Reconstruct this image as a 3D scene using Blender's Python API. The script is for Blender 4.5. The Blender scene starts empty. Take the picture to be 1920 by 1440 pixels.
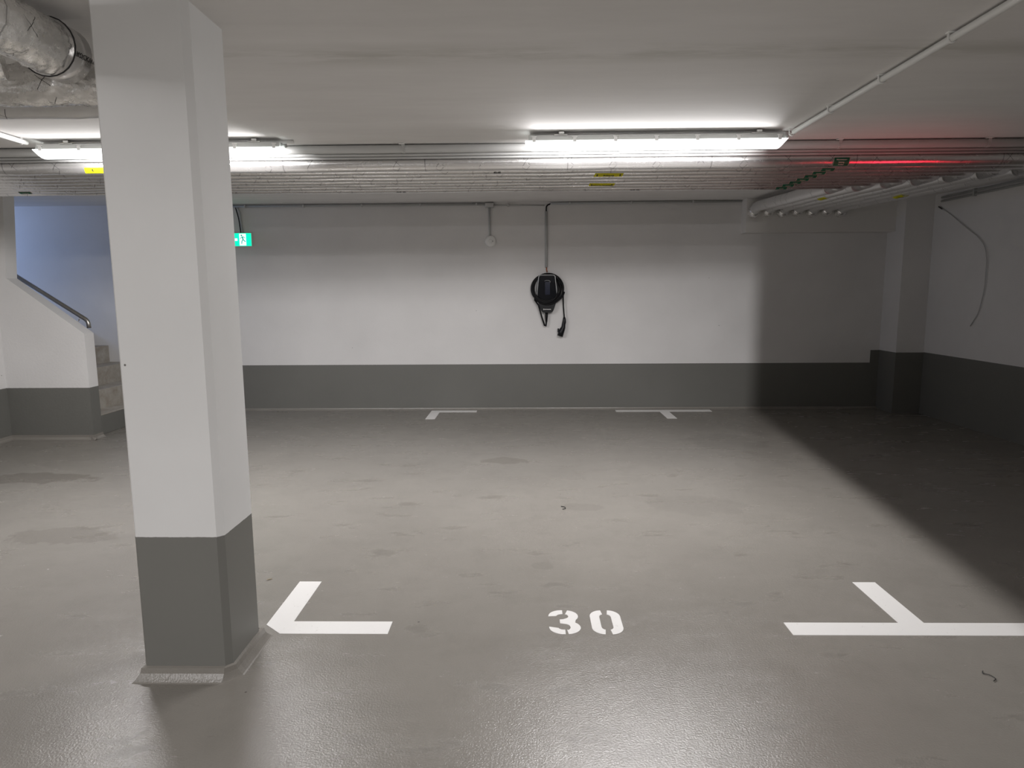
import bpy, bmesh, math, random
from mathutils import Vector, Matrix
random.seed(7)
S = bpy.context.scene
C = S.collection
PI = math.pi

# ------------------------------------------------------------------ camera, world, exposure
def make_camera():
    p, yw, r, f = .1372, -.0184, -.0065, 1257.37
    fw = Vector((math.sin(yw)*math.cos(p), math.cos(yw)*math.cos(p), -math.sin(p)))
    rt = Vector((math.cos(yw), -math.sin(yw), 0)); up = rt.cross(fw)
    rt2 = math.cos(r)*rt + math.sin(r)*up; up2 = -math.sin(r)*rt + math.cos(r)*up
    cd = bpy.data.cameras.new('camera'); cd.sensor_width = 36; cd.lens = 36*f/1920
    cd.clip_start = .05
    co = bpy.data.objects.new('camera', cd); C.objects.link(co)
    m = Matrix((rt2, up2, -fw)).transposed().to_4x4(); m.translation = (0, 0, 1.5)
    co.matrix_world = m
    S.camera = co
make_camera()
W = bpy.data.worlds.new('world'); S.world = W; W.use_nodes = True
W.node_tree.nodes['Background'].inputs[0].default_value = (.8, .85, 1, 1)
W.node_tree.nodes['Background'].inputs[1].default_value = .004
S.view_settings.view_transform = 'Standard'; S.view_settings.look = 'None'
S.view_settings.gamma = 1; S.view_settings.use_curve_mapping = False
S.view_settings.exposure = 0.6

LAMP_W = 62.0        # watts of each strip light
def nn(t, k, **kw):
    n = t.nodes.new(k)
    for a, b in kw.items(): setattr(n, a, b)
    return n
def math_n(t, op, a, b=None, c=None, clamp=False):
    n = nn(t, 'ShaderNodeMath', operation=op, use_clamp=clamp)
    for i, v in enumerate((a, b, c)):
        if v is None: continue
        if isinstance(v, (int, float)): n.inputs[i].default_value = v
        else: t.links.new(v, n.inputs[i])
    return n.outputs[0]

def strip_area(x, y, z, watts, length=1.5, cut=None, color=(1, .975, .98), width=.07, rot=0):
    """light given off by the LED board of a strip light; cut = added limit imitating a shadow over the right bay"""
    l = bpy.data.lights.new('strip_light', 'AREA'); l.shape = 'RECTANGLE'
    l.size = length; l.size_y = width; l.energy = watts; l.color = color
    o = bpy.data.objects.new('strip_light', l); C.objects.link(o); o.location = (x, y, z)
    o.rotation_euler = (rot, 0, 0)
    if cut:
        l.use_nodes = True; t = l.node_tree; em = t.nodes['Emission']
        g = nn(t, 'ShaderNodeNewGeometry')
        sp = nn(t, 'ShaderNodeSeparateXYZ'); t.links.new(g.outputs['Position'], sp.inputs[0])
        si = nn(t, 'ShaderNodeSeparateXYZ'); t.links.new(g.outputs['Incoming'], si.inputs[0])
        down = math_n(t, 'MAXIMUM', math_n(t, 'MULTIPLY', si.outputs[2], -1), .001)
        fwd = math_n(t, 'MAXIMUM', si.outputs[1], .001)
        tf = math_n(t, 'DIVIDE', sp.outputs[2], down)
        tw = math_n(t, 'DIVIDE', math_n(t, 'SUBTRACT', 8.5, sp.outputs[1]), fwd)
        tt = math_n(t, 'MINIMUM', tf, tw)
        hx = math_n(t, 'MULTIPLY_ADD', si.outputs[0], tt, sp.outputs[0])
        hy = math_n(t, 'MULTIPLY_ADD', si.outputs[1], tt, sp.outputs[1])
        hx = math_n(t, 'SUBTRACT', hx, math_n(t, 'MULTIPLY', math_n(t, 'SUBTRACT', hy, 3), .11))
        mr = nn(t, 'ShaderNodeMapRange', interpolation_type='SMOOTHSTEP')
        t.links.new(hx, mr.inputs[0])
        mr.inputs[1].default_value = cut[0]; mr.inputs[2].default_value = cut[1]
        mr.inputs[3].default_value = 1; mr.inputs[4].default_value = cut[2]
        t.links.new(mr.outputs[0], em.inputs[1])
    return o
CUT = (2.16, 2.44, 0)  # added cut of the beams: keeps the right bay dark, no object casts it
def strip_light(x, y, down, back, front):
    """light of one trough diffuser: its underside and its two long flanks"""
    strip_area(x, y, 2.384, down, cut=CUT, width=.06)
    strip_area(x, y+.056, 2.412, back, cut=CUT, width=.036, rot=math.radians(39))
    strip_area(x, y-.056, 2.412, front, cut=CUT, width=.036, rot=-math.radians(78))
strip_light(.837, 4.45, 32, 18, 6.5)
strip_light(-2.39, 4.55, 32, 18, 6.5)
# the next row of strip lights, behind the camera
strip_light(.837, -1.2, 30, 20, 8)
strip_light(-2.39, -1.2, 30, 20, 8)
def spot(name, loc, target, watts, color, size, blend, radius):
    l = bpy.data.lights.new(name, 'SPOT'); l.energy = watts; l.color = color
    l.spot_size = size; l.spot_blend = blend; l.shadow_soft_size = radius
    o = bpy.data.objects.new(name, l); C.objects.link(o); o.location = loc
    o.rotation_euler = (Vector(target)-Vector(loc)).to_track_quat('-Z', 'Y').to_euler()
# added red spot right of the frame, imitating a red reflection on the pipes
spot('red_fill_spot', (3.6, 3.9, .5), (2.2, 5.25, 2.35), 28, (1, .02, .05), math.radians(50), 1, .4)
# cool daylight falling down the stairwell
def area(name, loc, target, watts, color, sx, sy):
    l = bpy.data.lights.new(name, 'AREA'); l.shape = 'RECTANGLE'; l.size = sx; l.size_y = sy
    l.energy = watts; l.color = color
    o = bpy.data.objects.new(name, l); C.objects.link(o); o.location = loc
    o.rotation_euler = (Vector(target)-Vector(loc)).to_track_quat('-Z', 'Y').to_euler()
area('stairwell_daylight', (-7.6, 7.7, 2.3), (-5.2, 8.4, 1.4), 9, (.42, .58, 1), .9, .5)

# ------------------------------------------------------------------ materials
def mat(name, col=(.8, .8, .8), rough=.6, metal=0., bump=None, bstr=.2, bdist=.002, spec=.5, emit=None, estr=0):
    m = bpy.data.materials.new(name); m.use_nodes = True
    b = m.node_tree.nodes['Principled BSDF']
    b.inputs['Base Color'].default_value = (*col, 1); b.inputs['Roughness'].default_value = rough
    b.inputs['Metallic'].default_value = metal; b.inputs['Specular IOR Level'].default_value = spec
    if emit: b.inputs['Emission Color'].default_value = (*emit, 1); b.inputs['Emission Strength'].default_value = estr
    t = m.node_tree
    tc = nn(t, 'ShaderNodeTexCoord')
    n = nn(t, 'ShaderNodeTexNoise'); n.inputs['Scale'].default_value = bump or 30; n.inputs['Detail'].default_value = 4
    t.links.new(tc.outputs['Object'], n.inputs['Vector'])
    bp = nn(t, 'ShaderNodeBump'); bp.inputs['Strength'].default_value = bstr if bump else .05; bp.inputs['Distance'].default_value = bdist
    t.links.new(n.outputs[0], bp.inputs['Height']); t.links.new(bp.outputs[0], b.inputs['Normal'])
    return m
def noise(t, vec, scale, detail=4, rough=.5):
    n = nn(t, 'ShaderNodeTexNoise'); n.inputs['Scale'].default_value = scale
    n.inputs['Detail'].default_value = detail; n.inputs['Roughness'].default_value = rough
    t.links.new(vec, n.inputs['Vector']); return n.outputs[0]
def mixc(t, fac, a, b):
    n = nn(t, 'ShaderNodeMix', data_type='RGBA')
    if isinstance(fac, (int, float)): n.inputs[0].default_value = fac
    else: t.links.new(fac, n.inputs[0])
    for i, v in ((6, a), (7, b)):
        if isinstance(v, tuple): n.inputs[i].default_value = (*v, 1)
        else: t.links.new(v, n.inputs[i])
    return n.outputs[2]
def ramp(t, v, lo, hi, a=0., b=1.):
    n = nn(t, 'ShaderNodeMapRange'); t.links.new(v, n.inputs[0])
    for i, k in enumerate((lo, hi, a, b)): n.inputs[i+1].default_value = k
    return n.outputs[0]

WHITE = (.76, .75, .74); DADO = (.162, .161, .147)
def wall_mat(name, h, step=None, white=WHITE, dado=DADO, grain=70, bstr=.35):
    m = bpy.data.materials.new(name); m.use_nodes = True; t = m.node_tree; b = t.nodes['Principled BSDF']
    tc = nn(t, 'ShaderNodeTexCoord'); sx = nn(t, 'ShaderNodeSeparateXYZ'); t.links.new(tc.outputs['Object'], sx.inputs[0])
    n1 = noise(t, tc.outputs['Object'], 1.3, 5); n2 = noise(t, tc.outputs['Object'], grain, 5, .65)
    wob = math_n(t, 'MULTIPLY_ADD', noise(t, tc.outputs['Object'], 60, 2), .004, sx.outputs[2])
    if step:
        hh = math_n(t, 'MULTIPLY_ADD', math_n(t, 'GREATER_THAN', sx.outputs[0], step[0]), step[1]-h, h)
        g = math_n(t, 'LESS_THAN', wob, hh)
    else: g = math_n(t, 'LESS_THAN', wob, h+.002)
    v = ramp(t, n1, .3, .7, .94, 1.03)
    w = mixc(t, g, white, dado)
    mul = nn(t, 'ShaderNodeVectorMath', operation='SCALE'); t.links.new(w, mul.inputs[0]); t.links.new(v, mul.inputs['Scale'])
    t.links.new(mul.outputs[0], b.inputs['Base Color'])
    vo = nn(t, 'ShaderNodeTexVoronoi'); vo.inputs['Scale'].default_value = 2.6; t.links.new(tc.outputs['Object'], vo.inputs['Vector'])
    t.links.new(mixc(t, ramp(t, vo.outputs['Distance'], .008, .014, .9, 0), mul.outputs[0], (.08, .07, .06)), b.inputs['Base Color'])
    t.links.new(ramp(t, g, 0, 1, .75, .5), b.inputs['Roughness'])
    bp = nn(t, 'ShaderNodeBump'); bp.inputs['Strength'].default_value = bstr; bp.inputs['Distance'].default_value = .003
    t.links.new(n2, bp.inputs['Height']); t.links.new(bp.outputs[0], b.inputs['Normal'])
    return m
M_back = wall_mat('wall_paint_back', .584, (4.36, .742))
M_right = wall_mat('wall_paint_right', .745)
M_stair = wall_mat('wall_paint_stair', .545, grain=45, bstr=.6)
M_col = wall_mat('column_paint', .58, dado=(.19, .188, .172), white=(.80, .80, .79), grain=14, bstr=.12)
M_white = mat('white_paint', (.74, .725, .70), .75, bump=50, bstr=.3)
def ceil_mat():
    m = bpy.data.materials.new('ceiling_paint'); m.use_nodes = True; t = m.node_tree; b = t.nodes['Principled BSDF']
    tc = nn(t, 'ShaderNodeTexCoord'); mp = nn(t, 'ShaderNodeMapping'); mp.inputs['Scale'].default_value = (.7, 3.2, 1)
    t.links.new(tc.outputs['Object'], mp.inputs[0])
    a = noise(t, mp.outputs[0], 1.6, 8, .65)
    sx = nn(t, 'ShaderNodeSeparateXYZ'); t.links.new(tc.outputs['Object'], sx.inputs[0])
    # worn filler streak along a formwork joint
    dy = math_n(t, 'ABSOLUTE', math_n(t, 'SUBTRACT', sx.outputs[1], 3.02))
    band = ramp(t, dy, 0, .17, 1, 0)
    st = math_n(t, 'MULTIPLY', band, ramp(t, a, .42, .56, 0, 1), clamp=True)
    base = mixc(t, ramp(t, a, .35, .65, 0, 1), (.73, .715, .70), (.78, .765, .75))
    c = mixc(t, math_n(t, 'MULTIPLY', st, .75), base, (.52, .51, .47))
    t.links.new(c, b.inputs['Base Color']); b.inputs['Roughness'].default_value = .8
    bp = nn(t, 'ShaderNodeBump'); bp.inputs['Strength'].default_value = .15; bp.inputs['Distance'].default_value = .004
    t.links.new(a, bp.inputs['Height']); t.links.new(bp.outputs[0], b.inputs['Normal'])
    return m
def floor_mat(name='floor_coating', rough=.20):
    m = bpy.data.materials.new(name); m.use_nodes = True; t = m.node_tree; b = t.nodes['Principled BSDF']
    tc = nn(t, 'ShaderNodeTexCoord'); O = tc.outputs['Object']
    big = noise(t, O, .8, 5, .6); med = noise(t, O, 5, 6, .6)
    mp = nn(t, 'ShaderNodeMapping'); mp.inputs['Scale'].default_value = (2.5, 6, 1); t.links.new(O, mp.inputs[0])
    spots = noise(t, mp.outputs[0], 1.1, 7, .62)
    c = mixc(t, ramp(t, big, .35, .65), (.235, .220, .196), (.27, .253, .226))
    c = mixc(t, ramp(t, med, .5, .75, 0, .35), c, (.195, .182, .160))
    c = mixc(t, ramp(t, spots, .60, .66, 0, .38), c, (.14, .128, .112))
    v = nn(t, 'ShaderNodeTexVoronoi'); v.inputs['Scale'].default_value = 3.2; t.links.new(O, v.inputs['Vector'])
    c = mixc(t, ramp(t, v.outputs['Distance'], .012, .02, .85, 0), c, (.06, .05, .045))
    def stain(cx, cy, rx, ry, col, k, stripes=0):
        nonlocal c
        mpp = nn(t, 'ShaderNodeMapping', vector_type='TEXTURE'); mpp.inputs['Location'].default_value = (cx, cy, 0)
        mpp.inputs['Scale'].default_value = (rx, ry, 1); t.links.new(O, mpp.inputs[0])
        ln = nn(t, 'ShaderNodeVectorMath', operation='LENGTH'); t.links.new(mpp.outputs[0], ln.inputs[0])
        d = math_n(t, 'MULTIPLY_ADD', noise(t, O, 4.5 if not stripes else 16, 6, .65), 1.5, math_n(t, 'SUBTRACT', ln.outputs['Value'], .75))
        mk_ = ramp(t, d, .62, .72, k, 0)
        if stripes:
            wv = nn(t, 'ShaderNodeTexWave'); wv.inputs['Scale'].default_value = 14; wv.inputs['Distortion'].default_value = 4
            t.links.new(O, wv.inputs['Vector']); mk_ = math_n(t, 'MULTIPLY', mk_, ramp(t, wv.outputs[1], .45, .6))
        c = mixc(t, mk_, c, col)
    for a in ((-4.05, 5.30, .75, .22, (.15, .135, .115), .7), (-.18, 5.85, .35, .16, (.16, .145, .12), .5), (-2.9, 4.0, .5, .2, (.16, .145, .125), .4),
              (.42, 4.55, .20, .12, (.17, .158, .138), .3), (.10, 3.52, .09, .10, (.17, .158, .138), .3),
              (1.2, 4.6, .5, .3, (.19, .178, .158), .3), (2.0, 6.6, .5, .5, (.17, .16, .14), .35)): stain(*a)
    t.links.new(c, b.inputs['Base Color'])
    t.links.new(ramp(t, spots, .5, .68, rough, rough+.12), b.inputs['Roughness'])
    b.inputs['Specular IOR Level'].default_value = .75
    fine = noise(t, O, 130, 3, .6)
    fine2 = noise(t, O, 28, 3, .5)
    h = math_n(t, 'MULTIPLY_ADD', fine2, .15, fine)
    bp = nn(t, 'ShaderNodeBump'); bp.inputs['Strength'].default_value = .55; bp.inputs['Distance'].default_value = .0026
    t.links.new(h, bp.inputs['Height']); t.links.new(bp.outputs[0], b.inputs['Normal'])
    return m
M_floor = floor_mat(); M_ceil = ceil_mat()
def foil_mat(name, marks=True, rough=.22, wr=1.0, scale=1.0, base=(.72, .71, .70), bstr=.34, arm=.07, metal=.84):
    m = bpy.data.materials.new(name); m.use_nodes = True; t = m.node_tree; b = t.nodes['Principled BSDF']
    uv = nn(t, 'ShaderNodeUVMap'); s = nn(t, 'ShaderNodeSeparateXYZ'); t.links.new(uv.outputs[0], s.inputs[0])
    tc = nn(t, 'ShaderNodeTexCoord')
    c = mixc(t, 0, base, base)
    if marks:      # printed crossed strokes of the insulation foil
        def cell(v, n, off=0.):
            return math_n(t, 'SUBTRACT', math_n(t, 'FRACT', math_n(t, 'MULTIPLY_ADD', v, n, off)), .5)
        a = math_n(t, 'MULTIPLY', cell(s.outputs[0], 3.3), .30); d = math_n(t, 'MULTIPLY', cell(s.outputs[1], 5, .2), arm)
        l1 = math_n(t, 'LESS_THAN', math_n(t, 'ABSOLUTE', math_n(t, 'SUBTRACT', a, math_n(t, 'MULTIPLY', d, 1.1))), .0016)
        l2 = math_n(t, 'LESS_THAN', math_n(t, 'ABSOLUTE', math_n(t, 'ADD', a, math_n(t, 'MULTIPLY', d, .7))), .0016)
        ins = math_n(t, 'LESS_THAN', math_n(t, 'ABSOLUTE', a), .028)
        mk = math_n(t, 'MULTIPLY', math_n(t, 'MAXIMUM', l1, l2), ins)
        brk = math_n(t, 'GREATER_THAN', noise(t, tc.outputs['Object'], 9, 1), .47)
        mk = math_n(t, 'MULTIPLY', mk, brk)
        # taped butt joints
        sm = math_n(t, 'LESS_THAN', math_n(t, 'ABSOLUTE', cell(s.outputs[0], 1.0, .3)), .0035)
        mk2 = math_n(t, 'MULTIPLY', math_n(t, 'MAXIMUM', mk, math_n(t, 'MULTIPLY', sm, .5)), .9)
        c = mixc(t, mk2, base, (.03, .03, .03))
    t.links.new(c, b.inputs['Base Color'])
    b.inputs['Metallic'].default_value = metal
    mp = nn(t, 'ShaderNodeMapping'); mp.inputs['Scale'].default_value = (26, 5, 1); t.links.new(uv.outputs[0], mp.inputs[0])
    n1 = noise(t, mp.outputs[0], 1.5*scale, 4, .6)
    mp2 = nn(t, 'ShaderNodeMapping'); mp2.inputs['Scale'].default_value = (1.2, 34, 1); t.links.new(uv.outputs[0], mp2.inputs[0])
    n2 = noise(t, mp2.outputs[0], 1.0, 2)
    n3 = noise(t, tc.outputs['Object'], 24*scale, 5, .7)
    area_ = ramp(t, noise(t, tc.outputs['Object'], 2.2, 2), .42, .62, .1, 1)
    h = math_n(t, 'ADD', math_n(t, 'MULTIPLY', math_n(t, 'MULTIPLY', n1, area_), .45), math_n(t, 'MULTIPLY', n2, .10))
    h = math_n(t, 'ADD', h, math_n(t, 'MULTIPLY', math_n(t, 'MULTIPLY', n3, area_), bstr*wr))
    bp = nn(t, 'ShaderNodeBump'); bp.inputs['Strength'].default_value = .6; bp.inputs['Distance'].default_value = .005
    t.links.new(h, bp.inputs['Height']); t.links.new(bp.outputs[0], b.inputs['Normal'])
    t.links.new(ramp(t, n3, .3, .7, rough-.03, rough+.07), b.inputs['Roughness'])
    return m
M_foil = foil_mat('insulation_foil')
M_foil2 = foil_mat('insulation_foil_dull', rough=.36, wr=1.4, base=(.74, .735, .73), metal=.6)
M_foil3 = foil_mat('insulation_foil_crumpled', rough=.24, wr=1.6, scale=1.3, base=(.90, .89, .87), arm=.12, bstr=.6)
M_pvc = mat('grey_plastic', (.55, .55, .54), .45, bump=20, bstr=.05)
M_conw = mat('light_plastic', (.86, .86, .84), .45, bump=20, bstr=.05)
M_cong = mat('grey_conduit_plastic', (.45, .46, .45), .5, bump=20, bstr=.05)
M_house = mat('lamp_housing_plastic', (.62, .63, .61), .45, bump=20, bstr=.05)
M_diff = mat('lit_diffuser', (.9, .9, .9), .4, emit=(.95, 1, .98), estr=2.2)
M_steel = mat('brushed_steel', (.42, .40, .37), .32, 1., bump=90, bstr=.05)
M_clip = mat('steel_clip', (.55, .55, .53), .4, .8, bump=40, bstr=.05)
M_dark = mat('black_rubber', (.006, .006, .007), .5, bump=60, bstr=.1, spec=.2)
M_gloss = mat('black_gloss_cover', (.006, .007, .010), .07, bump=6, bstr=.02)
M_case = mat('black_matt_case', (.007, .0075, .009), .36, bump=60, bstr=.06, spec=.25)
M_trimg = mat('silver_trim', (.55, .56, .56), .35, .4, bump=40, bstr=.03)
M_disp = mat('dark_display_glass', (.012, .016, .035), .12, bump=6, bstr=.02)
M_mark = mat('white_road_paint', (.80, .79, .77), .55, bump=120, bstr=.35, bdist=.001)
def worn_paint():
    t = M_mark.node_tree; b = t.nodes['Principled BSDF']; tc = nn(t, 'ShaderNodeTexCoord')
    n = noise(t, tc.outputs['Object'], 38, 6, .7)
    t.links.new(mixc(t, ramp(t, n, .64, .70, 0, .7), (.80, .79, .77), (.33, .31, .28)), b.inputs['Base Color'])
worn_paint()
M_yellow = mat('yellow_sticker', (.92, .88, .02), .5, bump=20, bstr=.05)
M_green = mat('green_sticker', (.02, .22, .12), .4, bump=20, bstr=.05)
M_cream = mat('cream_sticker_border', (.62, .56, .50), .5, bump=20, bstr=.05)
M_black = mat('black_print', (.02, .02, .02), .5, bump=20, bstr=.05)
M_signg = mat('lit_green_sign', (.0, .45, .28), .4, emit=(0, .80, .42), estr=.95)
M_signw = mat('lit_white_sign', (.8, .9, .85), .4, emit=(.62, 1, .88), estr=.95)
M_signd = mat('sign_figure_green', (0, .2, .16), .4, emit=(0, .22, .18), estr=.8)
def concrete_mat():
    m = bpy.data.materials.new('bare_concrete'); m.use_nodes = True; t = m.node_tree; b = t.nodes['Principled BSDF']
    tc = nn(t, 'ShaderNodeTexCoord'); n = noise(t, tc.outputs['Object'], 7, 8, .7); n2 = noise(t, tc.outputs['Object'], 90, 3)
    t.links.new(mixc(t, ramp(t, n, .35, .68), (.33, .29, .24), (.48, .46, .42)), b.inputs['Base Color']); b.inputs['Roughness'].default_value = .8
    bp = nn(t, 'ShaderNodeBump'); bp.inputs['Strength'].default_value = .3; bp.inputs['Distance'].default_value = .003
    t.links.new(n2, bp.inputs['Height']); t.links.new(bp.outputs[0], b.inputs['Normal'])
    return m
M_conc = concrete_mat()
M_dadop = mat('grey_paint', DADO, .5, bump=70, bstr=.3)
M_leaf = mat('dry_leaf', (.45, .36, .22), .7, bump=40, bstr=.3)
M_copper = mat('copper_earth_wire', (.42, .15, .07), .45, .3, bump=40, bstr=.05)

# ------------------------------------------------------------------ mesh helpers
def box(bm, a, b, bev=0.):
    x0, y0, z0 = a; x1, y1, z1 = b
    r = bmesh.ops.create_cube(bm, size=1)
    for v in r['verts']:
        v.co = Vector(((x0+x1)/2+v.co.x*(x1-x0), (y0+y1)/2+v.co.y*(y1-y0), (z0+z1)/2+v.co.z*(z1-z0)))
    if bev:
        es = list({e for v in r['verts'] for e in v.link_edges})
        bmesh.ops.bevel(bm, geom=es, offset=bev, segments=2, affect='EDGES', profile=.5)
    return bm
def prism(bm, pts, d, T=lambda p: p):
    """polygon in plane (list of 3D points) swept by vector d"""
    d = Vector(d); a = [bm.verts.new(T(Vector(p))) for p in pts]; b = [bm.verts.new(T(Vector(p)+d)) for p in pts]
    n = len(pts); bm.faces.new(a); bm.faces.new(b[::-1])
    for i in range(n): bm.faces.new((a[i], b[i], b[(i+1) % n], a[(i+1) % n])[::-1])
    return bm
def tube(bm, path, r, seg=16, caps=True, u0=0.):
    """round tube along a path with UV: u = metres along, v = round the section; r may be a list"""
    P = [Vector(p) for p in path]; n = len(P)
    R = r if isinstance(r, (list, tuple)) else [r]*n
    uvl = bm.loops.layers.uv.verify()
    tan = [(P[min(i+1, n-1)]-P[max(i-1, 0)]).normalized() for i in range(n)]
    up = Vector((0, 0, 1)) if abs(tan[0].z) < .9 else Vector((0, 1, 0))
    nx = (up-tan[0]*up.dot(tan[0])).normalized()
    rings = []; L = [u0]
    for i in range(n):
        if i:
            nx = (nx-tan[i]*nx.dot(tan[i])).normalized(); L.append(L[-1]+(P[i]-P[i-1]).length)
        ny = tan[i].cross(nx)
        rings.append([bm.verts.new(P[i]+R[i]*(math.cos(2*PI*k/seg)*nx+math.sin(2*PI*k/seg)*ny)) for k in range(seg)])
    for i in range(n-1):
        for k in range(seg):
            k2 = (k+1) % seg
            f = bm.faces.new((rings[i][k], rings[i][k2], rings[i+1][k2], rings[i+1][k])); f.smooth = True
            for lp, (u, v) in zip(f.loops, ((L[i], k/seg), (L[i], (k+1)/seg), (L[i+1], (k+1)/seg), (L[i+1], k/seg))): lp[uvl].uv = (u, v)
    if caps: bm.faces.new(rings[0][::-1]); bm.faces.new(rings[-1])
    return bm
def arc_path(pts, rad, seg=7):
    """round the corners of a polyline"""
    P = [Vector(p) for p in pts]; out = [P[0]]
    for i in range(1, len(P)-1):
        a = (P[i-1]-P[i]).normalized(); b = (P[i+1]-P[i]).normalized()
        rr = min(rad, (P[i-1]-P[i]).length*.49, (P[i+1]-P[i]).length*.49)
        p0 = P[i]+a*rr; p2 = P[i]+b*rr
        for k in range(seg+1):
            s = k/seg; out.append((1-s)**2*p0+2*s*(1-s)*P[i]+s*s*p2)
    out.append(P[-1]); return out
def fine_path(a, b, n):
    a = Vector(a); b = Vector(b); return [a+(b-a)*k/n for k in range(n+1)]
def mk(name, bm, m, parent=None, smooth=None):
    bmesh.ops.recalc_face_normals(bm, faces=bm.faces)
    me = bpy.data.meshes.new(name); bm.to_mesh(me); bm.free()
    for x in (m if isinstance(m, list) else [m]): me.materials.append(x)
    o = bpy.data.objects.new(name, me); C.objects.link(o)
    if parent:
        o.parent = parent; o.matrix_parent_inverse = Matrix.Translation(-parent.location) if parent.type == 'EMPTY' else Matrix()
        if parent.type == 'MESH' and parent.parent: pass
    return o
def empty(name, loc, label, cat, group=None):
    o = bpy.data.objects.new(name, None); C.objects.link(o); o.location = loc; o.empty_display_size = .1
    tag(o, label, cat, group); return o
def tag(o, label, cat, group=None):
    o['label'] = label; o['category'] = cat
    if group: o['group'] = group
    return o
def struct(name, bm, m):
    o = mk(name, bm, m); o['kind'] = 'structure'; return o
def NB(): return bmesh.new()
FONTS = {}
def text_bm(s, size, T, bold=False, depth=.0004):
    """lettering as thin raised geometry, T maps (x, y, z) of the text plane to the place"""
    cu = bpy.data.curves.new('t', 'FONT'); cu.body = s; cu.size = size; cu.align_x = 'CENTER'; cu.align_y = 'CENTER'
    cu.resolution_u = 2; cu.extrude = depth
    if bold: cu.offset = size*.02
    o = bpy.data.objects.new('t', cu); C.objects.link(o)
    bpy.context.view_layer.update()
    me = bpy.data.meshes.new_from_object(o.evaluated_get(bpy.context.evaluated_depsgraph_get()))
    bm = bmesh.new(); bm.from_mesh(me)
    for v in bm.verts: v.co = T(v.co.copy())
    bpy.data.objects.remove(o); bpy.data.curves.remove(cu); bpy.data.meshes.remove(me)
    return bm

# ------------------------------------------------------------------ the setting
struct('floor', box(NB(), (-9.2, -6, -.2), (5.0, 8.7, 0)), M_floor)
bm = NB(); prism(bm, [(-9.2, -6, 2.5), (-9.2, 4.7, 2.5), (-9.2, 8.5, 2.592), (-9.2, 8.7, 2.592), (-9.2, 8.7, 2.85), (-9.2, -6, 2.85)], (14.2, 0, 0))
struct('ceiling', bm, M_ceil)
struct('wall_back', box(NB(), (-9.2, 8.5, 0), (5.0, 8.7, 2.6)), M_back)
struct('wall_right', box(NB(), (4.8, -6, 0), (5.0, 8.5, 2.6)), M_right)
struct('wall_rear', box(NB(), (-9.2, -6.2, 0), (5.0, -6, 2.6)), M_stair)
struct('wall_left', box(NB(), (-5.55, -6, 0), (-5.34, 6.76, 2.58)), M_stair)
struct('wall_far_left', box(NB(), (-9.4, 6.9, 0), (-9.2, 8.7, 2.6)), M_white)
# stair parapet: sloping top that meets full-height wall
bm = NB(); prism(bm, [(-9.2, 6.76, 0), (-4.48, 6.76, 0), (-4.48, 6.76, 1.10), (-5.225, 6.76, 1.665), (-5.165, 6.76, 2.53), (-9.2, 6.76, 2.55)][::-1], (0, .15, 0))
struct('wall_stair', bm, M_stair)
struct('trim_1', box(NB(), (4.47, 8.12, 0), (4.8, 8.5, 2.585)), wall_mat('wall_paint_corner', .742))
struct('trim_2', box(NB(), (2.68, 8.32, 2.185), (4.47, 8.5, 2.59)), M_white)
M_cove = floor_mat('cove_coating', .28)
def cove(bm, a, b, out, h=.05, w=.035):
    """small hollow fillet strip from a to b; out = horizontal direction into the room"""
    a = Vector((*a, 0)); b = Vector((*b, 0)); o = Vector((*out, 0)); d = b-a
    pr = [(0, 0), (w, 0), (w, .004), (w*.55, .012), (w*.25, h*.5), (.008, h), (0, h)]
    prism(bm, [a+o*x+Vector((0, 0, z)) for x, z in pr], d); return bm
struct('baseboard_stair', cove(cove(NB(), (-5.34, 6.76), (-4.445, 6.76), (0, -1)), (-4.48, 6.725), (-4.48, 6.91), (1, 0)), M_cove)
struct('baseboard_left', cove(NB(), (-5.34, -6), (-5.34, 6.76), (1, 0)), M_cove)
struct('baseboard_back', cove(NB(), (-3.9, 8.5), (4.47, 8.5), (0, -1), h=.02, w=.05), M_cove)

# column
col = empty('concrete_column', (-1.33, 2.58, 0), 'square white concrete column with grey painted foot and chamfered corners', 'column')
x0, x1, y0, y1, c = -1.492, -1.152, 2.43, 2.73, .022
c2 = .008
bm = NB(); prism(bm, [(x0+c2, y0, 0), (x1-c, y0, 0), (x1, y0+c, 0), (x1, y1-c, 0), (x1-c, y1, 0), (x0+c2, y1, 0), (x0, y1-c2, 0), (x0, y0+c2, 0)], (0, 0, 2.51))
mk('shaft', bm, M_col, col)
bm = NB(); w = .034
for zz in [0]:
    prof = [(w*1.1, 0), (w*.95, .004), (w*.72, .014), (w*.42, .030), (.010, .050), (-.004, .056)]
    ringp = lambda e: [(x0-e, y0-e), (x1-.02-e*.2, y0-e), (x1+e, y0+.02+e*.2), (x1+e, y1+e), (x0-e, y1+e)]
    rs = [[bm.verts.new((x, y, z)) for x, y in ringp(e)] for e, z in prof]
    for i in range(len(rs)-1):
        for k in range(5): bm.faces.new((rs[i][k], rs[i][(k+1) % 5], rs[i+1][(k+1) % 5], rs[i+1][k]))
mk('cove_skirting', bm, M_cove, col)

# stairs
st = empty('staircase', (-4.55, 7.7, 0), 'concrete steps rising left behind the white parapet wall', 'stairs')
for k in range(5):
    a = -4.55-.26*k
    mk('step', box(NB(), (a-.30 if k < 4 else -9.19, 6.92, 0), (a, 8.497, .212*(k+1)), .004), [M_dadop if k == 0 else M_conc], st)
mk('skirting_block', box(NB(), (-6.2, 8.44, .3), (-5.395, 8.497, .64), .006), M_conc, st)
mk('tread_cap', box(NB(), (-4.86, 6.921, .206), (-4.547, 8.495, .216), .002), M_conc, st)

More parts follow.
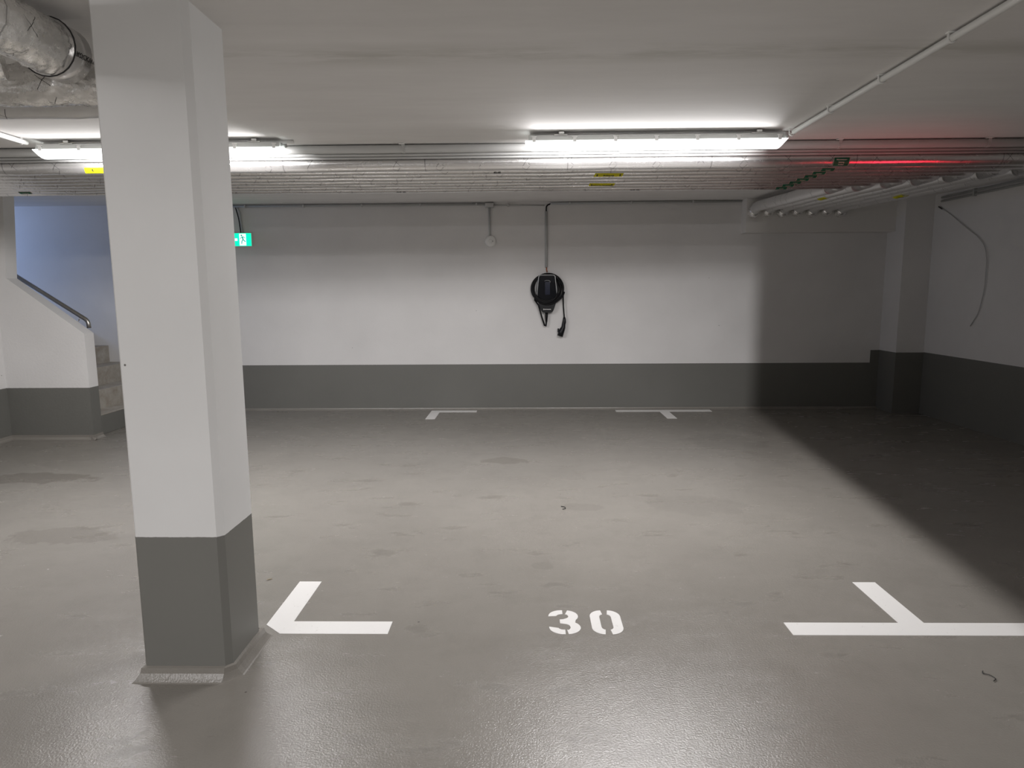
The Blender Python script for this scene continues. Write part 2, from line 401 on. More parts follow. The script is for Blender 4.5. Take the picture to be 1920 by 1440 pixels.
# handrail
hr = empty('handrail', (-4.6, 7.02, 1.2), 'round brushed steel handrail above the sloping parapet top', 'handrail')
s = .66
P = arc_path([(-6.4, 7.03, 2.42), (-4.64, 7.03, 1.255), (-4.585, 7.03, 1.20), (-4.60, 7.03, 1.15)], .05)
P = arc_path([(-6.4, 7.03, 2.40), (-4.605, 7.03, 1.222), (-4.60, 7.03, 1.145)], .06)
mk('rail', tube(NB(), P, .021, 16), M_steel, hr)
for xx, zz in ((-4.69, 1.262), (-5.45, 1.762)):
    b_ = mk('bracket', tube(NB(), arc_path([(xx, 7.03, zz), (xx-.02, 7.03, zz-.05), (xx-.06, 6.90, zz-.10)], .03), .006, 8), M_steel, hr)

# ------------------------------------------------------------------ parking marks on the floor
def poly_plate(pts, z0=.0, z1=.0015):
    bm = NB(); prism(bm, [(x, y, z0) for x, y in pts], (0, 0, z1-z0)); return bm
tag(mk('parking_line', poly_plate([(-1.09, 2.78), (-.609, 2.78), (-.609, 2.892), (-1.065, 2.892), (-1.065, 3.32), (-1.18, 3.32), (-1.18, 2.86)]), M_mark),
    'white painted corner mark on the floor touching the column foot', 'parking line')
tag(mk('parking_line', poly_plate([(1.174, 2.78), (2.345, 2.78), (2.345, 2.892), (1.805, 2.892), (1.805, 3.32), (1.69, 3.32), (1.69, 2.892), (1.174, 2.892)]), M_mark),
    'large white painted T mark on the floor right of the number', 'parking line')
tag(mk('parking_line', poly_plate([(-.60, 8.285), (-.60, 8.405), (-1.18, 8.405), (-1.18, 7.83), (-1.065, 7.83), (-1.065, 8.285)]), M_mark),
    'small white painted corner mark at the foot of the back wall', 'parking line')
tag(mk('parking_line', poly_plate([(1.15, 8.285), (1.69, 8.285), (1.69, 7.83), (1.805, 7.83), (1.805, 8.285), (2.344, 8.285), (2.344, 8.405), (1.15, 8.405)]), M_mark),
    'small white painted T mark at the foot of the back wall below the charger', 'parking line')
num = empty('bay_number', (.275, 2.893, 0), 'white stencilled number 30 painted on the floor', 'number')
def stroke_plate(pieces, w):
    """each piece: outer and inner outline points given directly"""
    bm = NB()
    for pts in pieces: prism(bm, [(x, y, 0) for x, y in pts], (0, 0, .0015))
    return bm
def from_px(pts, x0, sc):   # outline on the stencil sheet: x in sheet units, y from the bottom
    return [(x0+x*sc, 2.782+y*.2235) for x, y in pts]
def arcpts(cx, cy, rx, ry, a0, a1, n=10):
    return [(cx+rx*math.cos(math.radians(a0+(a1-a0)*k/n)), cy+ry*math.sin(math.radians(a0+(a1-a0)*k/n))) for k in range(n+1)]
wd = .142
# "3": stencil halves left and right of the vertical bridge
rt = arcpts(.55, .745, .42, .255, 78, -38, 10)+arcpts(.53, .27, .47, .27, 48, -82, 12)
rin = [(.56, .18)]+arcpts(.52, .28, .16, .13, -62, 78, 8)+[(.36, .44), (.36, .60), (.47, .61)]+arcpts(.50, .735, .15, .10, -55, 72, 8)+[(.56, .84)]
d3 = [from_px(rt+rin, .108, wd),
      from_px([(.47, 1.0), (.47, .835)]+arcpts(.46, .74, .2, .09, 95, 175, 5)+[(0.0, .735)]+arcpts(.42, .74, .42, .26, 172, 92, 8), .108, wd),
      from_px([(.50, 0), (.50, .18)]+arcpts(.45, .27, .16, .09, 265, 195, 5)+[(.0, .30)]+arcpts(.45, .28, .45, .28, 188, 262, 8), .108, wd)]
mk('digit', stroke_plate(d3, 0), M_mark, num)
d0l = arcpts(.40, .73, .40, .27, 92, 175, 8)+arcpts(.40, .27, .40, .27, 185, 268, 8)+[(.42, .18)]+arcpts(.44, .30, .13, .12, 262, 182, 5)+arcpts(.44, .70, .13, .12, 178, 98, 5)+[(.42, .84)]
d0r = [(1-x, y) for x, y in d0l][::-1]
d0 = [from_px(d0l, .300, .141), from_px(d0r, .300, .141)]
mk('digit', stroke_plate(d0, 0), M_mark, num)

# ------------------------------------------------------------------ strip lights
def strip_fixture(xc, y, label, ctop=2.5):
    x0, x1 = xc-.824, xc+.824
    t = empty('ceiling_light', (xc, y, 2.38), label, 'light', 'strip lights under the ceiling')
    bm = NB()      # housing tray: trapezoid section
    prism(bm, [(x0+.02, y-.05, 2.440), (x0+.02, y+.05, 2.440), (x0+.02, y+.038, 2.476), (x0+.02, y-.038, 2.476)], (1.608, 0, 0))
    mk('housing', bm, M_house, t)
    bm = NB()      # diffuser: rounded trough with slanting ends
    sec = [(-.052, 2.441), (-.050, 2.428), (-.042, 2.405), (-.028, 2.391), (0, 2.387), (.028, 2.391), (.042, 2.405), (.050, 2.428), (.052, 2.441)]
    A = []; B = []
    for dy, z in sec:
        ins = (2.441-z)*.85
        A.append(bm.verts.new((x0+ins, y+dy, z))); B.append(bm.verts.new((x1-ins, y+dy, z)))
    for i in range(len(sec)-1): bm.faces.new((A[i], A[i+1], B[i+1], B[i])).smooth = True
    bm.faces.new(A); bm.faces.new(B[::-1]); bm.faces.new((A[0], B[0], B[-1], A[-1]))
    mk('diffuser', bm, M_diff, t)
    for k in range(7):
        cx = x0+.055+.2565*k
        bm = NB(); box(bm, (cx-.011, y-.058, 2.432), (cx+.011, y-.046, 2.458), .003)
        tube(bm, [(cx-.016, y-.052, 2.462), (cx+.016, y-.052, 2.462)], .005, 8)
        mk('clip', bm, M_conw, t)
    for cx in (x0+.22, x1-.19):
        bm = NB(); box(bm, (cx-.04, y-.045, 2.472), (cx+.045, y+.045, 2.480), .002)
        box(bm, (cx-.01, y-.055, 2.478), (cx+.025, y-.03, 2.496), .004)
        mk('mounting_bracket', bm, M_clip, t)
    bm = NB(); tube(bm, [(x0+.03, y+.03, 2.487), (x1+.05, y+.03, 2.487)], .011, 10)
    mk('mounting_rail', bm, M_conw, t)
    bm = NB(); tube(bm, [(x1-.022, y, 2.458), (x1+.012, y, 2.458)], .013, 12); mk('cable_gland', bm, M_cong, t)
    return t
strip_fixture(.837, 4.45, 'lit long strip light under the ceiling, right of the column')
strip_fixture(-2.39, 4.55, 'lit strip light under the ceiling, partly hidden by the column')

# diagonal ceiling conduits feeding the lights
def conduit_clip(x, y, z, r, ax, m, par, side=1):
    """saddle clip round a conduit fixed to the ceiling; ax = direction of the conduit (0 = x, 1 = y)"""
    bm = NB(); pts = []
    for k in range(9):
        a = PI*1.15+PI*1.0*k/8
        pts.append((math.cos(a)*(r+.003), math.sin(a)*(r+.003)))
    pts = [(-(r+.003), r+.012)]+pts
    path = [Vector((x, y+p, z+q)) if ax == 0 else Vector((x+p, y, z+q)) for p, q in pts]
    tube(bm, path, .0045, 6); box(bm, (x-.010-(ax == 1)*.012, y-.010-(ax == 0)*.012, z+r+.002), (x+.010, y+.010, z+r+.010), .001)
    return mk('clip', bm, m, par)
ct = empty('ceiling_conduit', (1.69, 2, 2.48), 'white round conduit crossing the ceiling at upper right', 'conduit')
bm = NB(); tube(bm, fine_path((1.692, 4.40, 2.478), (1.68, -6, 2.478), 3), .0145, 12); mk('pipe', bm, M_conw, ct)
for yy in (4.425, 3.888, 3.355, 2.832, 2.25, 1.7): conduit_clip(1.69, yy, 2.478, .0145, 1, M_conw, ct)
bm = NB(); tube(bm, arc_path([(1.692, 4.39, 2.478), (1.69, 4.47, 2.470), (1.672, 4.46, 2.459)], .05), .005, 8); mk('cable', bm, M_conw, ct)
cl = empty('ceiling_conduit', (-3.25, 2, 2.48), 'white round conduit at the upper left leading to the half hidden light', 'conduit')
bm = NB(); tube(bm, fine_path((-3.23, 4.48, 2.478), (-3.25, -6, 2.478), 3), .0145, 12); mk('pipe', bm, M_conw, cl)
for yy in (4.44, 3.6, 2.7): conduit_clip(-3.24, yy, 2.478, .0145, 1, M_conw, cl)

# grey drain pipe with saddle brackets and two thin pipes beside it
dr = empty('drain_pipe', (0, 4.75, 2.45), 'long grey plastic pipe clamped under the ceiling behind the strip lights', 'pipe')
mk('pipe_body', tube(NB(), fine_path((-5.34, 4.75, 2.470), (4.8, 4.75, 2.470), 4), .0275, 20), M_pvc, dr)
for xx in (-4.2, -.817, 2.131, 3.122):
    bm = NB(); path = [(xx, 4.716, 2.499)]
    for k in range(10):
        a = PI-.2+PI*1.1*k/9; path.append((xx, 4.75+math.cos(a)*.0295, 2.470+math.sin(a)*.0295))
    prev = None
    for px, py, pz in path:      # flat strap 18 mm wide
        cur = [bm.verts.new((px+dx, py-.002 if 0 else py, pz)) for dx in (-.011, .011)]
        if prev: bm.faces.new((prev[0], prev[1], cur[1], cur[0]))
        prev = cur
    bmesh.ops.solidify(bm, geom=bm.faces[:], thickness=.004)
    box(bm, (xx-.028, 4.695, 2.494), (xx+.012, 4.73, 2.4995), .002)
    mk('bracket', bm, M_conw, dr)
for yy, zz, r, lab in ((4.795, 2.442, .011, 'thin grey conduit directly behind the thick drain pipe'), (4.828, 2.428, .010, 'thin grey conduit nearest the foil wrapped pipes')):
    tag(mk('conduit', tube(NB(), fine_path((-5.34, yy, zz), (4.8, yy, zz), 2), r, 12), M_pvc), lab, 'conduit')

# ------------------------------------------------------------------ foil wrapped heating pipes
ordn = ['front', 'second', 'third', 'fourth', 'fifth', 'sixth', 'seventh', 'rearmost']
RP = .056; mains = []
def jitter_path(pts, amp=.0025, step=.22):
    out = [Vector(pts[0])]
    for i in range(1, len(pts)):
        a = Vector(pts[i-1]); b = Vector(pts[i]); L = (b-a).length; n = max(1, int(L/step))
        for k in range(1, n+1):
            p = a+(b-a)*k/n
            if k < n and n > 2: p += Vector((0, random.uniform(-amp, amp), random.uniform(-amp, amp)))
            out.append(p)
    return out
for i in range(8):
    Y = 4.905+.147*i; Z = 2.403
    r = RP*(1.02 if i == 0 else 1)
    if i == 0:
        path = jitter_path([(-5.34, Y, Z), (4.8, Y, Z)])
    else:
        X = 2.745+.172*(7-i); off = .012 if i % 2 else 0
        path = jitter_path([(-5.34, Y, Z), (X-.12, Y, Z)])[:-1]+arc_path([(X-.3, Y, Z), (X, Y, Z), (X, Y+.3, Z)], .13, 8)
        path += jitter_path([(X, Y+.32, Z+.003), (X, 8.08, 2.470)])+[Vector((X, 8.15, 2.462)), Vector((X+.005, 8.24, 2.448-off)), Vector((X+.01, 8.33, 2.444-off))]
    t = empty('heating_pipe', (0, Y, Z), '', 'pipe', 'parallel foil wrapped heating pipes')
    t['label'] = ('thick front foil wrapped pipe running the full width of the ceiling' if i == 0 else
                  'foil wrapped pipe that bends toward the back wall at right, %s from the front' % ordn[i] if i < 7 else
                  'rearmost foil wrapped pipe, bending to the hole at the left end of the wall box')
    # straight run and the bent run: one jacket each
    if i == 0:
        mk('jacket', tube(NB(), path, r, 20, u0=random.random()), M_foil, t)
    else:
        ks = [k for k, p in enumerate(path) if p.y > Y+.14][0]
        mk('jacket', tube(NB(), path[:ks+1], r, 18, u0=random.random()), M_foil, t)
        j = mk('side_jacket', tube(NB(), path[ks:], r*1.06, 18, u0=random.random()), M_foil2, t)
        j['label'] = 'dull foil jacket of the run toward the back wall'
        e = mk('elbow_wrap', tube(NB(), [Vector((X, 8.20, 2.455)), Vector((X+.003, 8.25, 2.436-off)), Vector((X+.006, 8.29, 2.428-off)), Vector((X+.01, 8.32, 2.43-off))], [r*1.0, r*1.22, r*1.18, r*.95], 16), M_foil3, t)
    mains.append((t, Y, Z, r))

# stickers wrapped on the pipes
def band(xa, xb, Y, Z, r, a0, a1, n=8, slant=0., k=1.012):
    """patch of a cylinder along x, angles measured from -Y (toward the camera) going down, degrees"""
    bm = NB(); prev = None
    for j in range(n+1):
        a = math.radians(a0+(a1-a0)*j/n); s = slant*j/n
        cur = [bm.verts.new((x+s, Y-math.cos(a)*r*k, Z-math.sin(a)*r*k)) for x in (xa, xb)]
        if prev: bm.faces.new((prev[0], prev[1], cur[1], cur[0]))
        prev = cur
    bmesh.ops.solidify(bm, geom=bm.faces[:], thickness=.0006)
    return bm
def on_pipe(xc, Y, Z, r, amid, k=1.025, flip=1):
    """text plane -> surface of a pipe along x"""
    def T(p):
        a = math.radians(amid)-p.y/r
        rr = r*k+p.z
        return Vector((xc+p.x, Y-math.cos(a)*rr, Z-math.sin(a)*rr))
    return T
def green_label(i, x0, x1, a0, a1, lines, sz):
    t, Y, Z, r = mains[i]
    o = mk('pipe_label', band(x0-.004, x1+.005, Y, Z, r, a0, a1, k=1.03), M_cream, t); o['label'] = 'green pipe label with cream border'
    f = mk('label_field', band(x0, x1, Y, Z, r, a0+3, a1-3, k=1.045), M_green); f.parent = o
    f.matrix_parent_inverse = Matrix.Identity(4); f.location = (0, 0, 0)
    am = (a0+a1)/2; n = len(lines)
    for q, s in enumerate(lines):
        a = am+(q-(n-1)/2)*sz*1.25/r*57.3
        g = mk('lettering', text_bm(s, sz, on_pipe((x0+x1)/2, Y, Z, r, a, 1.06), True), M_cream); g.parent = o
        g.matrix_parent_inverse = Matrix.Identity(4)
def fix_children():
    """parts are modelled in world coordinates; express them in their parent's space"""
    for o in bpy.data.objects:
        if o.parent and o.type == 'MESH':
            top = o
            while top.parent: top = top.parent
            if o.parent is top and top.type == 'EMPTY': o.matrix_parent_inverse = Matrix.Translation(-top.location)
            else: o.matrix_parent_inverse = Matrix.Identity(4)
green_label(0, 2.152, 2.256, -2, 62, ['Warmwasser-', 'heizung', 'Vorlauf'], .013)
for i in range(1, 8):
    green_label(i, 2.143, 2.235, 44, 86, [['Rücklauf', 'Vorlauf'][i % 2]], .012)
green_label(6, -4.26, -4.165, 52, 92, ['Vorlauf'], .017)
def bolt_pts(cx, cy, s):
    return [(cx-.1*s, cy+.5*s), (cx+.25*s, cy+.5*s), (cx+.05*s, cy+.1*s), (cx+.3*s, cy+.1*s), (cx-.15*s, cy-.5*s), (cx-.02*s, cy-.05*s), (cx-.25*s, cy-.05*s)]
def yellow_label(i, x0, x1, a0, a1, s, sz, bolts=2):
    t, Y, Z, r = mains[i]
    o = mk('warning_label', band(x0, x1, Y, Z, r, a0, a1, k=1.03, slant=-.01), M_yellow, t); o['label'] = 'yellow warning sticker'
    am = (a0+a1)/2; T = on_pipe((x0+x1)/2-.005, Y, Z, r, am, 1.06)
    w = (x1-x0)/2-.02
    for cx in ((-w, w) if bolts == 2 else (-w*.4,)):
        bm = NB(); vs = [bm.verts.new(T(Vector((x, y, .0008)))) for x, y in bolt_pts(cx, 0, .028)]
        bm.faces.new(vs); g = mk('lightning_symbol', bm, M_black); g.parent = o
    if s: g = mk('lettering', text_bm(s, sz, T, True), M_black); g.parent = o
yellow_label(2, .534, .745, 44, 88, 'Achtung', .024)
yellow_label(5, .537, .741, 50, 92, 'elektrische Beheizung', .017)
yellow_label(0, -3.103, -2.93, 18, 62, '', .02, 1)
tt, YY, ZZ, RR = mains[1]
mk('printed_text', text_bm('42-40', .022, on_pipe(-.19, YY, ZZ, RR, 62, 1.02), True), M_black, tt)
for xc in (2.0, -1.05, .95): mk('printed_text', text_bm('42-40  035', .018, on_pipe(xc, mains[7][1], ZZ, RR, 70, 1.02), True), M_black, mains[7][0])
# yellow labels on the runs toward the wall
def ylab(i, Xc, y0, y1):
    t = mains[i][0]; bm = NB(); prev = None; r = RP*1.06*1.03
    for j in range(9):
        a = math.radians(-38+76*j/8); zc = 2.426
        cur = [bm.verts.new((Xc+math.sin(a)*r, y, zc-math.cos(a)*r)) for y in (y0, y1)]
        if prev: bm.faces.new((prev[0], prev[1], cur[1], cur[0]))
        prev = cur
    bmesh.ops.solidify(bm, geom=bm.faces[:], thickness=.0006)
    o = mk('warning_label', bm, M_yellow, t); o['label'] = 'yellow warning sticker'
    g = mk('lettering', text_bm('Achtung', .016, lambda p: Vector((Xc+p.x, (y0+y1)/2+p.y, zc-r*1.012-p.z)), True), M_black); g.parent = o
ylab(6, 2.745+.172*1, 6.66, 6.82); ylab(2, 2.745+.172*5, 6.58, 6.74)

# crumpled foil pipes at the upper left
from mathutils import noise as mnoise
def foil_pipe(label, path, r, m=M_foil3, amp=.010):
    P = [Vector(p) for p in path]
    t = empty('insulated_pipe', P[0], label, 'pipe', 'crumpled foil pipes left of the column')
    pr = []
    for i, p in enumerate(P): pr.append(r*(1+.02*math.sin(i*.11)+.012*math.sin(i*.31+2)))
    bm = tube(NB(), P, pr, 72, u0=random.random())
    if amp:      # creased foil: real folds pushed in and out of the jacket
        bm.normal_update()
        for v in bm.verts:
            q = v.co
            if abs(q.x) > 3.2 or q.y < .8: continue
            f = mnoise.noise(q*9)*.5+abs(mnoise.noise(Vector((q.x*26, q.y*26, q.z*40))))*1.0+abs(mnoise.noise(q*62))*.5
            v.co = q+v.normal*(f-.45)*amp
    mk('jacket', bm, m, t)
    return t
def dense(pts, rad, step=.014):
    Q = arc_path(pts, rad, 8); out = [Q[0]]
    for i in range(1, len(Q)):
        n = max(1, int((Q[i]-Q[i-1]).length/step))
        for k in range(1, n+1): out.append(Q[i-1]+(Q[i]-Q[i-1])*k/n)
    return out
tA = foil_pipe('big crumpled foil pipe running toward the column under the ceiling', dense([(-1.695, -3, 2.375), (-1.695, 2.595, 2.375)], .1), .095)
mk('end_collar', tube(NB(), [(-1.695, 2.50, 2.375), (-1.695, 2.60, 2.375)], .0995, 28), M_foil, tA)
mk('binding_wire', tube(NB(), [Vector((-1.695+.1035*math.cos(a*PI/12), 2.50, 2.375+.1020*math.sin(a*PI/12))) for a in range(25)], .0025, 6), M_black, tA)
mk('printed_text', text_bm('ROCKWOOL', .024, lambda p: Vector((-1.695+.1035*math.cos(math.radians(-12)-p.y/.1), 2.58+p.x*1, 2.375+.1035*math.sin(math.radians(-12)-p.y/.1))), True), M_black, tA)
foil_pipe('crumpled foil pipe with an elbow tucked beneath the big one', dense([(-5.34, 2.735, 2.322), (-1.95, 2.735, 2.312), (-1.56, 2.735, 2.318)], .15), .076, amp=.012)
foil_pipe('straight foil pipe, lowest and farthest of the crumpled ones', dense([(-5.34, 2.97, 2.318), (-1.52, 2.97, 2.318), (-1.42, 2.97, 2.41), (-1.42, 2.97, 2.49)], .12), .070, M_foil2, .003)
foil_pipe('short foil pipe with a round end at the left edge of the photo', dense([(-5.34, 2.43, 2.325), (-1.99, 2.43, 2.325), (-1.86, 2.50, 2.34)], .12), .072, M_foil3)

# ------------------------------------------------------------------ conduits, devices and charger on the back wall
cw = empty('wall_conduit', (-2, 8.47, 2.57), 'grey conduit under the ceiling edge from the exit sign to the junction box', 'conduit')
mk('pipe', tube(NB(), [(-3.9, 8.478, 2.565), (-.47, 8.478, 2.565)], .013, 10), M_cong, cw)
def wclip(x, z, par, m=M_cong):
    bm = NB(); box(bm, (x-.010, 8.458, z-.017), (x+.010, 8.50, z+.017), .003); mk('clip', bm, m, par)
for xx in (-3.449, -2.725, -1.998, -1.272, -.581): wclip(xx, 2.565, cw, M_pvc)
bm = NB(); box(bm, (-.475, 8.44, 2.525), (-.365, 8.50, 2.58), .006); 
jb = empty('junction_box', (-.42, 8.47, 2.55), 'small grey junction box under the ceiling above the round sounder', 'junction box')
mk('box_body', bm, M_cong, jb); mk('lid', box(NB(), (-.470, 8.434, 2.53), (-.370, 8.441, 2.575), .003), M_pvc, jb)
c2_ = tag(mk('conduit', tube(NB(), [(-.421, 8.484, 2.53), (-.419, 8.484, 2.16)], .0125, 10), M_cong), 'short vertical conduit between junction box and round sounder', 'conduit')
tn = empty('wall_cable', (0, 8.49, 2.56), 'thin cable under the ceiling edge between junction box and charger conduit', 'cable')
mk('cable_run', tube(NB(), [(-.37, 8.492, 2.555), (.26, 8.492, 2.548)], .006, 8), M_cong, tn)
wclip(-.19, 2.553, tn, M_pvc)
cr = empty('wall_conduit', (1.4, 8.47, 2.57), 'grey conduit under the ceiling edge from the charger to the wall box', 'conduit')
mk('pipe', tube(NB(), [(.33, 8.478, 2.567), (2.67, 8.478, 2.577)], .013, 10), M_cong, cr)
for xx in (.566, 1.323, 2.078): wclip(xx, 2.567+(xx-.33)*.004, cr, M_pvc)
cv = empty('charger_conduit', (.279, 8.48, 2.1), 'vertical grey conduit running down the wall to the charger', 'conduit')
mk('pipe', tube(NB(), [(.279, 8.482, 2.475), (.281, 8.482, 1.795)], .0165, 12), M_cong, cv)
mk('cable', tube(NB(), arc_path([(.335, 8.482, 2.565), (.282, 8.482, 2.545), (.279, 8.482, 2.47)], .06), .008, 8), M_dark, cv)
mk('earth_wire', tube(NB(), [(.283, 8.480, 1.80), (.284, 8.478, 1.765), (.292, 8.470, 1.735)], .007, 8), M_copper, cv)

# round sounder
sd = empty('wall_sounder', (-.411, 8.47, 2.118), 'round white alarm sounder on the back wall', 'alarm')
def lathe_y(bm, cx, cz, y, prof, seg=36):
    rs = []
    for r, d in prof: rs.append([bm.verts.new((cx+r*math.cos(2*PI*k/seg), y-d, cz+r*math.sin(2*PI*k/seg))) for k in range(seg)])
    for i in range(len(rs)-1):
        for k in range(seg): bm.faces.new((rs[i][k], rs[i][(k+1) % seg], rs[i+1][(k+1) % seg], rs[i+1][k])).smooth = True
    bm.faces.new(rs[-1]); bm.faces.new(rs[0][::-1]); return bm
mk('body', lathe_y(NB(), -.411, 2.118, 8.5, [(.069, 0), (.071, .012), (.068, .028), (.058, .036), (.035, .040)]), M_conw, sd)
mk('hub', lathe_y(NB(), -.411, 2.118, 8.465, [(.026, 0), (.026, .010), (.020, .016)]), M_conw, sd)
mk('indicator', lathe_y(NB(), -.384, 2.117, 8.462, [(.0055, 0), (.0055, .006), (.003, .009)], 12), M_black, sd)

# exit sign
ex = empty('exit_sign', (-3.56, 8.46, 2.16), 'lit green exit sign with running figure beside the column edge', 'sign')
mk('case', box(NB(), (-3.80, 8.455, 2.078), (-3.385, 8.50, 2.242), .004), M_conw, ex)
mk('green_panel', box(NB(), (-3.796, 8.450, 2.082), (-3.389, 8.4552, 2.238), .0015), M_signg, ex)
mk('door_field', box(NB(), (-3.535, 8.446, 2.088), (-3.452, 8.4502, 2.232), .001), M_signw, ex)
bm = NB(); prism(bm, [(-3.56, 8.446, 2.145), (-3.56, 8.446, 2.175), (-3.66, 8.446, 2.175), (-3.66, 8.446, 2.205), (-3.735, 8.446, 2.160), (-3.66, 8.446, 2.115), (-3.66, 8.446, 2.145)], (0, .004, 0))
mk('arrow', bm, M_signw, ex)
bm = NB(); fx, fz = -3.492, 2.16
lathe_y(bm, fx-.014, fz+.050, 8.446, [(.010, 0), (.010, .002)], 14)
def limb(pts, r): 
    tube(bm, [(fx+x, 8.4455, fz+z) for x, z in pts], r, 6)
limb([(-.004, .036), (.004, .005)], .0085)
limb([(-.004, .033), (-.024, .022), (-.030, .006)], .004)
limb([(0, .034), (.018, .030), (.030, .016)], .004)
limb([(.004, .004), (-.012, -.022), (-.016, -.052)], .0055)
limb([(.004, .002), (.022, -.018), (.034, -.024)], .0055)
mk('running_figure', bm, M_signd, ex)
cs = empty('sign_conduit', (-3.53, 8.48, 2.4), 'crooked thin cables running down to the exit sign', 'cable')
mk('cable_run', tube(NB(), arc_path([(-3.56, 8.485, 2.56), (-3.525, 8.485, 2.50), (-3.515, 8.485, 2.38), (-3.505, 8.485, 2.24)], .05), .008, 8), M_cong, cs)
mk('cable_run', tube(NB(), arc_path([(-3.58, 8.49, 2.56), (-3.545, 8.49, 2.42), (-3.53, 8.49, 2.24)], .05), .006, 8), M_dark, cs)

# wall charger; local wall mapping from measured size: px -> metres at the wall
def wp(u, v, d=0.): return Vector((.286+(u-1025)*.00682, 8.5-d, 1.738-(v-510)*.00668))
ch = empty('wall_charger', tuple(wp(1023, 550)), 'black glossy wall charger with a coiled black cable and hanging plug', 'charger')
def outline(pts, d0, d1):
    bm = NB(); prism(bm, [tuple(wp(u, v, d0)) for u, v in pts], (0, -(d1-d0), 0)); return bm
def rounded(pts, rad, seg=4):
    n = len(pts); out = []
    for i in range(n):
        p = Vector(pts[i]); a = Vector(pts[i-1])-p; b = Vector(pts[(i+1) % n])-p
        rr = min(rad, a.length*.45, b.length*.45); p0 = p+a.normalized()*rr; p2 = p+b.normalized()*rr
        for k in range(seg+1):
            s_ = k/seg; q = (1-s_)**2*p0+2*s_*(1-s_)*p+s_*s_*p2; out.append((q.x, q.y))
    return out
bodyo = rounded([(1010.5, 515.5), (1039.5, 515.5), (1044, 549), (1041, 570), (1035.5, 585.5), (1016, 585.5), (1009, 566), (1006, 549)], 5)
bm = outline(bodyo, 0, .085); bmesh.ops.bevel(bm, geom=[e for e in bm.edges if all(abs(v.co.y-8.415) < 1e-4 for v in e.verts)], offset=.008, segments=2, affect='EDGES')
mk('case', bm, M_case, ch)
fr = rounded([(1010.5, 516), (1039.5, 516), (1043.6, 549), (1042.5, 560), (1025, 563), (1007.5, 560), (1006.4, 549)], 4)
P = [wp(u, v, .092) for u, v in fr]
bm = NB(); tube(bm, [wp(1008, 558, .093), wp(1007.4, 549, .093)]+[wp(u, v, .093) for u, v in fr[0:5]]+[wp(u, v, .093) for u, v in fr[5:10]]+[wp(1043, 549, .093), wp(1042, 558, .093)], .0045, 8)
mk('trim_frame', bm, M_trimg, ch)
ci = [(1025+(u-1025)*.93, 540+(v-540)*.94) for u, v in fr]
bm = outline(ci, .082, .100)
bmesh.ops.bevel(bm, geom=[e for e in bm.edges if all(abs(v.co.y-8.400) < 1e-4 for v in e.verts)], offset=.012, segments=3, affect='EDGES')
mk('front_cover', bm, M_gloss, ch)
mk('display', outline(rounded([(1021.5, 528.5), (1030.5, 528.5), (1030.5, 552), (1021.5, 552)], 1), .099, .102), M_disp, ch)
mk('handle_recess', tube(NB(), [wp(1020.5, 527, .1015), wp(1024, 525.8, .1015), wp(1028, 525.8, .1015), wp(1031, 527.5, .1015), wp(1030.5, 530, .1015)], .0022, 6), M_trimg, ch)
bm = NB()
for q in range(9): box(bm, tuple(wp(1020.2+q*1.4, 579.8, .0865)), tuple(wp(1021.2+q*1.4, 578.6, .0855)))
box(bm, tuple(wp(1018.6, 580.2, .0865)), tuple(wp(1019.6, 578.0, .0855)))
lg = mk('small_logo', bm, M_conw, ch); lg['label'] = 'small pale lettering'
# cable: loops and tail
cab = []
def loop(cx, cy, rx, ry, d, a0, a1, n=26, d1=None):
    d1 = d if d1 is None else d1
    return [wp(cx+rx*math.cos(math.radians(a0+(a1-a0)*k/n)), cy-ry*math.sin(math.radians(a0+(a1-a0)*k/n)), d+(d1-d)*k/n+(.045 if d < .09 else 0)*max(0, -math.sin(math.radians(a0+(a1-a0)*k/n)))-(.055 if d > .09 else 0)*max(0, math.sin(math.radians(a0+(a1-a0)*k/n)))) for k in range(n+1)]
path = [wp(1024.5, 586, .05), wp(1024.5, 592, .05), wp(1024.4, 603, .05), wp(1023.2, 611, .05), wp(1021, 609.5, .05), wp(1016, 594, .055), wp(1010, 572, .08), wp(1003, 562, .08)]
path += loop(1022.5, 540, 23.5, 25, .075, 215, -140, 30, .07)
path += loop(1023.5, 541, 22, 26, .11, 212, -150, 30, .115)
path += loop(1026, 543, 28.5, 27, .06, 200, -130, 30, .05)
path += loop(1024, 542, 25.5, 28, .095, 215, -60, 26, .06)
path += loop(1030, 543, 27, 24, .075, -50, -10, 5, .06)
path2 = loop(1027, 541, 28.5, 28, .075, 150, -12, 20, .06)+[wp(1055, 560, .05), wp(1055.6, 575, .05), wp(1056.8, 590, .05), wp(1057.3, 598, .05)]
cb = mk('charging_cable', tube(NB(), path, .0105, 10), M_dark, ch)
o2 = mk('charging_cable', tube(NB(), loop(1024, 541, 27, 26.5, .045, 120, 480, 40), .0105, 10), M_dark, ch)
o3 = mk('charging_cable', tube(NB(), path2, .0085, 10), M_dark, ch)
for rr, dd in ((19.5, .12), (21.5, .105), (24, .10)):
    mk('charging_cable', tube(NB(), loop(1024.5, 544, rr+2, rr, dd, 205, 345, 18, dd-.01), .0095, 10), M_dark, ch)
mk('cable_gland', tube(NB(), [wp(1024.5, 585, .05), wp(1024.5, 593, .05), wp(1024.5, 603, .05)], [.019, .017, .011], 12), M_dark, ch)
# plug: grip and round head
pp = [(1057.2, 594), (1057.3, 598), (1057, 603), (1056, 608), (1055.5, 613), (1053.5, 617), (1051.5, 622), (1049.5, 629.5)]
rr = [.012, .019, .024, .023, .026, .034, .037, .037]
mk('plug', tube(NB(), [wp(u, v, .05) for u, v in pp], rr, 18), M_case, ch)
mk('plug_latch', box(NB(), tuple(wp(1044.8, 622, .062)), tuple(wp(1047.5, 615, .04)), .002), M_case, ch)

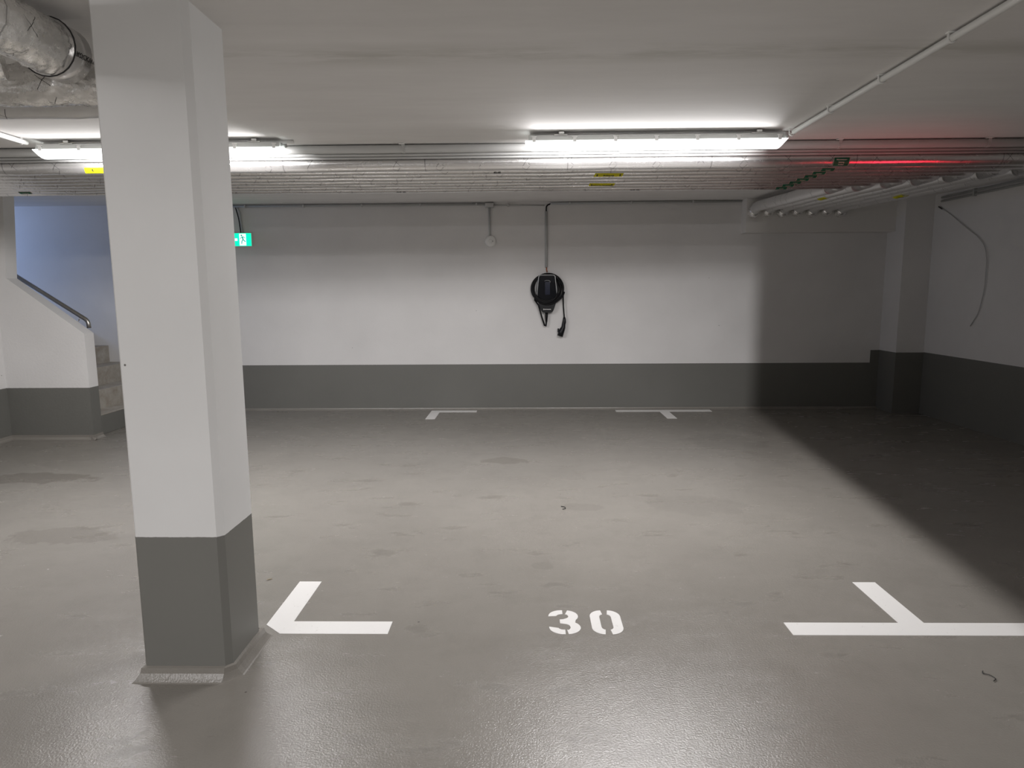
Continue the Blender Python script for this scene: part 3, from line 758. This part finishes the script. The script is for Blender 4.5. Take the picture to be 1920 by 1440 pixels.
# ------------------------------------------------------------------ right wall
rc = empty('wall_conduit', (4.77, 6.5, 2.52), 'pair of grey conduits high on the right wall', 'conduit')
for zz, xx in ((2.53, 4.783), (2.49, 4.783)):
    mk('pipe', tube(NB(), [(xx, 7.97, zz), (xx, -6, zz-.03)], .012, 10), M_cong, rc)
for yy in (7.4, 6.6, 5.8): 
    mk('clip', box(NB(), (4.762, yy-.01, 2.47), (4.80, yy+.01, 2.55), .003), M_cong, rc)
hc = empty('hanging_cable', (4.78, 7.5, 2.3), 'thin loose cable hanging on the right wall', 'cable')
hp = [(4.785, 8.0, 2.425), (4.788, 7.82, 2.34), (4.788, 7.55, 2.18), (4.786, 7.28, 2.03), (4.780, 7.16, 1.93), (4.780, 7.12, 1.80), (4.784, 7.12, 1.5), (4.787, 7.18, 1.25), (4.788, 7.30, 1.10)]
mk('cable_run', tube(NB(), arc_path(hp, .08), .0045, 8), M_pvc, hc)
e_ = mk('cable_end', tube(NB(), [(4.784, 8.02, 2.435), (4.786, 7.95, 2.40)], .008, 8), M_black, hc)

# ------------------------------------------------------------------ litter on the floor
def leaf(x, y, a, L, w_):
    bm = NB(); pts = [(-L/2, 0), (-L/5, w_/2), (L/4, w_/2.4), (L/2, 0), (L/4, -w_/2), (-L/5, -w_/2.2)]
    ca, sa = math.cos(a), math.sin(a)
    vs = [bm.verts.new((x+px*ca-py*sa, y+px*sa+py*ca, .002+.006*abs(px)/L)) for px, py in pts]
    bm.faces.new(vs); bmesh.ops.solidify(bm, geom=bm.faces[:], thickness=.0012); return bm
tag(mk('dry_leaf', leaf(-1.35, 3.344, .5, .035, .009), M_leaf), 'pale dry leaf scrap on the floor right of the column', 'leaf')
tag(mk('curled_string', tube(NB(), arc_path([(1.80, 2.43, .004), (1.822, 2.445, .004), (1.815, 2.475, .004), (1.79, 2.48, .004), (1.806, 2.50, .004)], .015), .0016, 6), M_black),
    'dark curled string on the floor at the lower right', 'string')
tag(mk('curled_string', tube(NB(), arc_path([(.262, 4.49, .004), (.285, 4.50, .004), (.28, 4.54, .004), (.255, 4.55, .004)], .015), .0025, 6), M_black),
    'dark curled string in the middle of the floor', 'string')
fix_children()
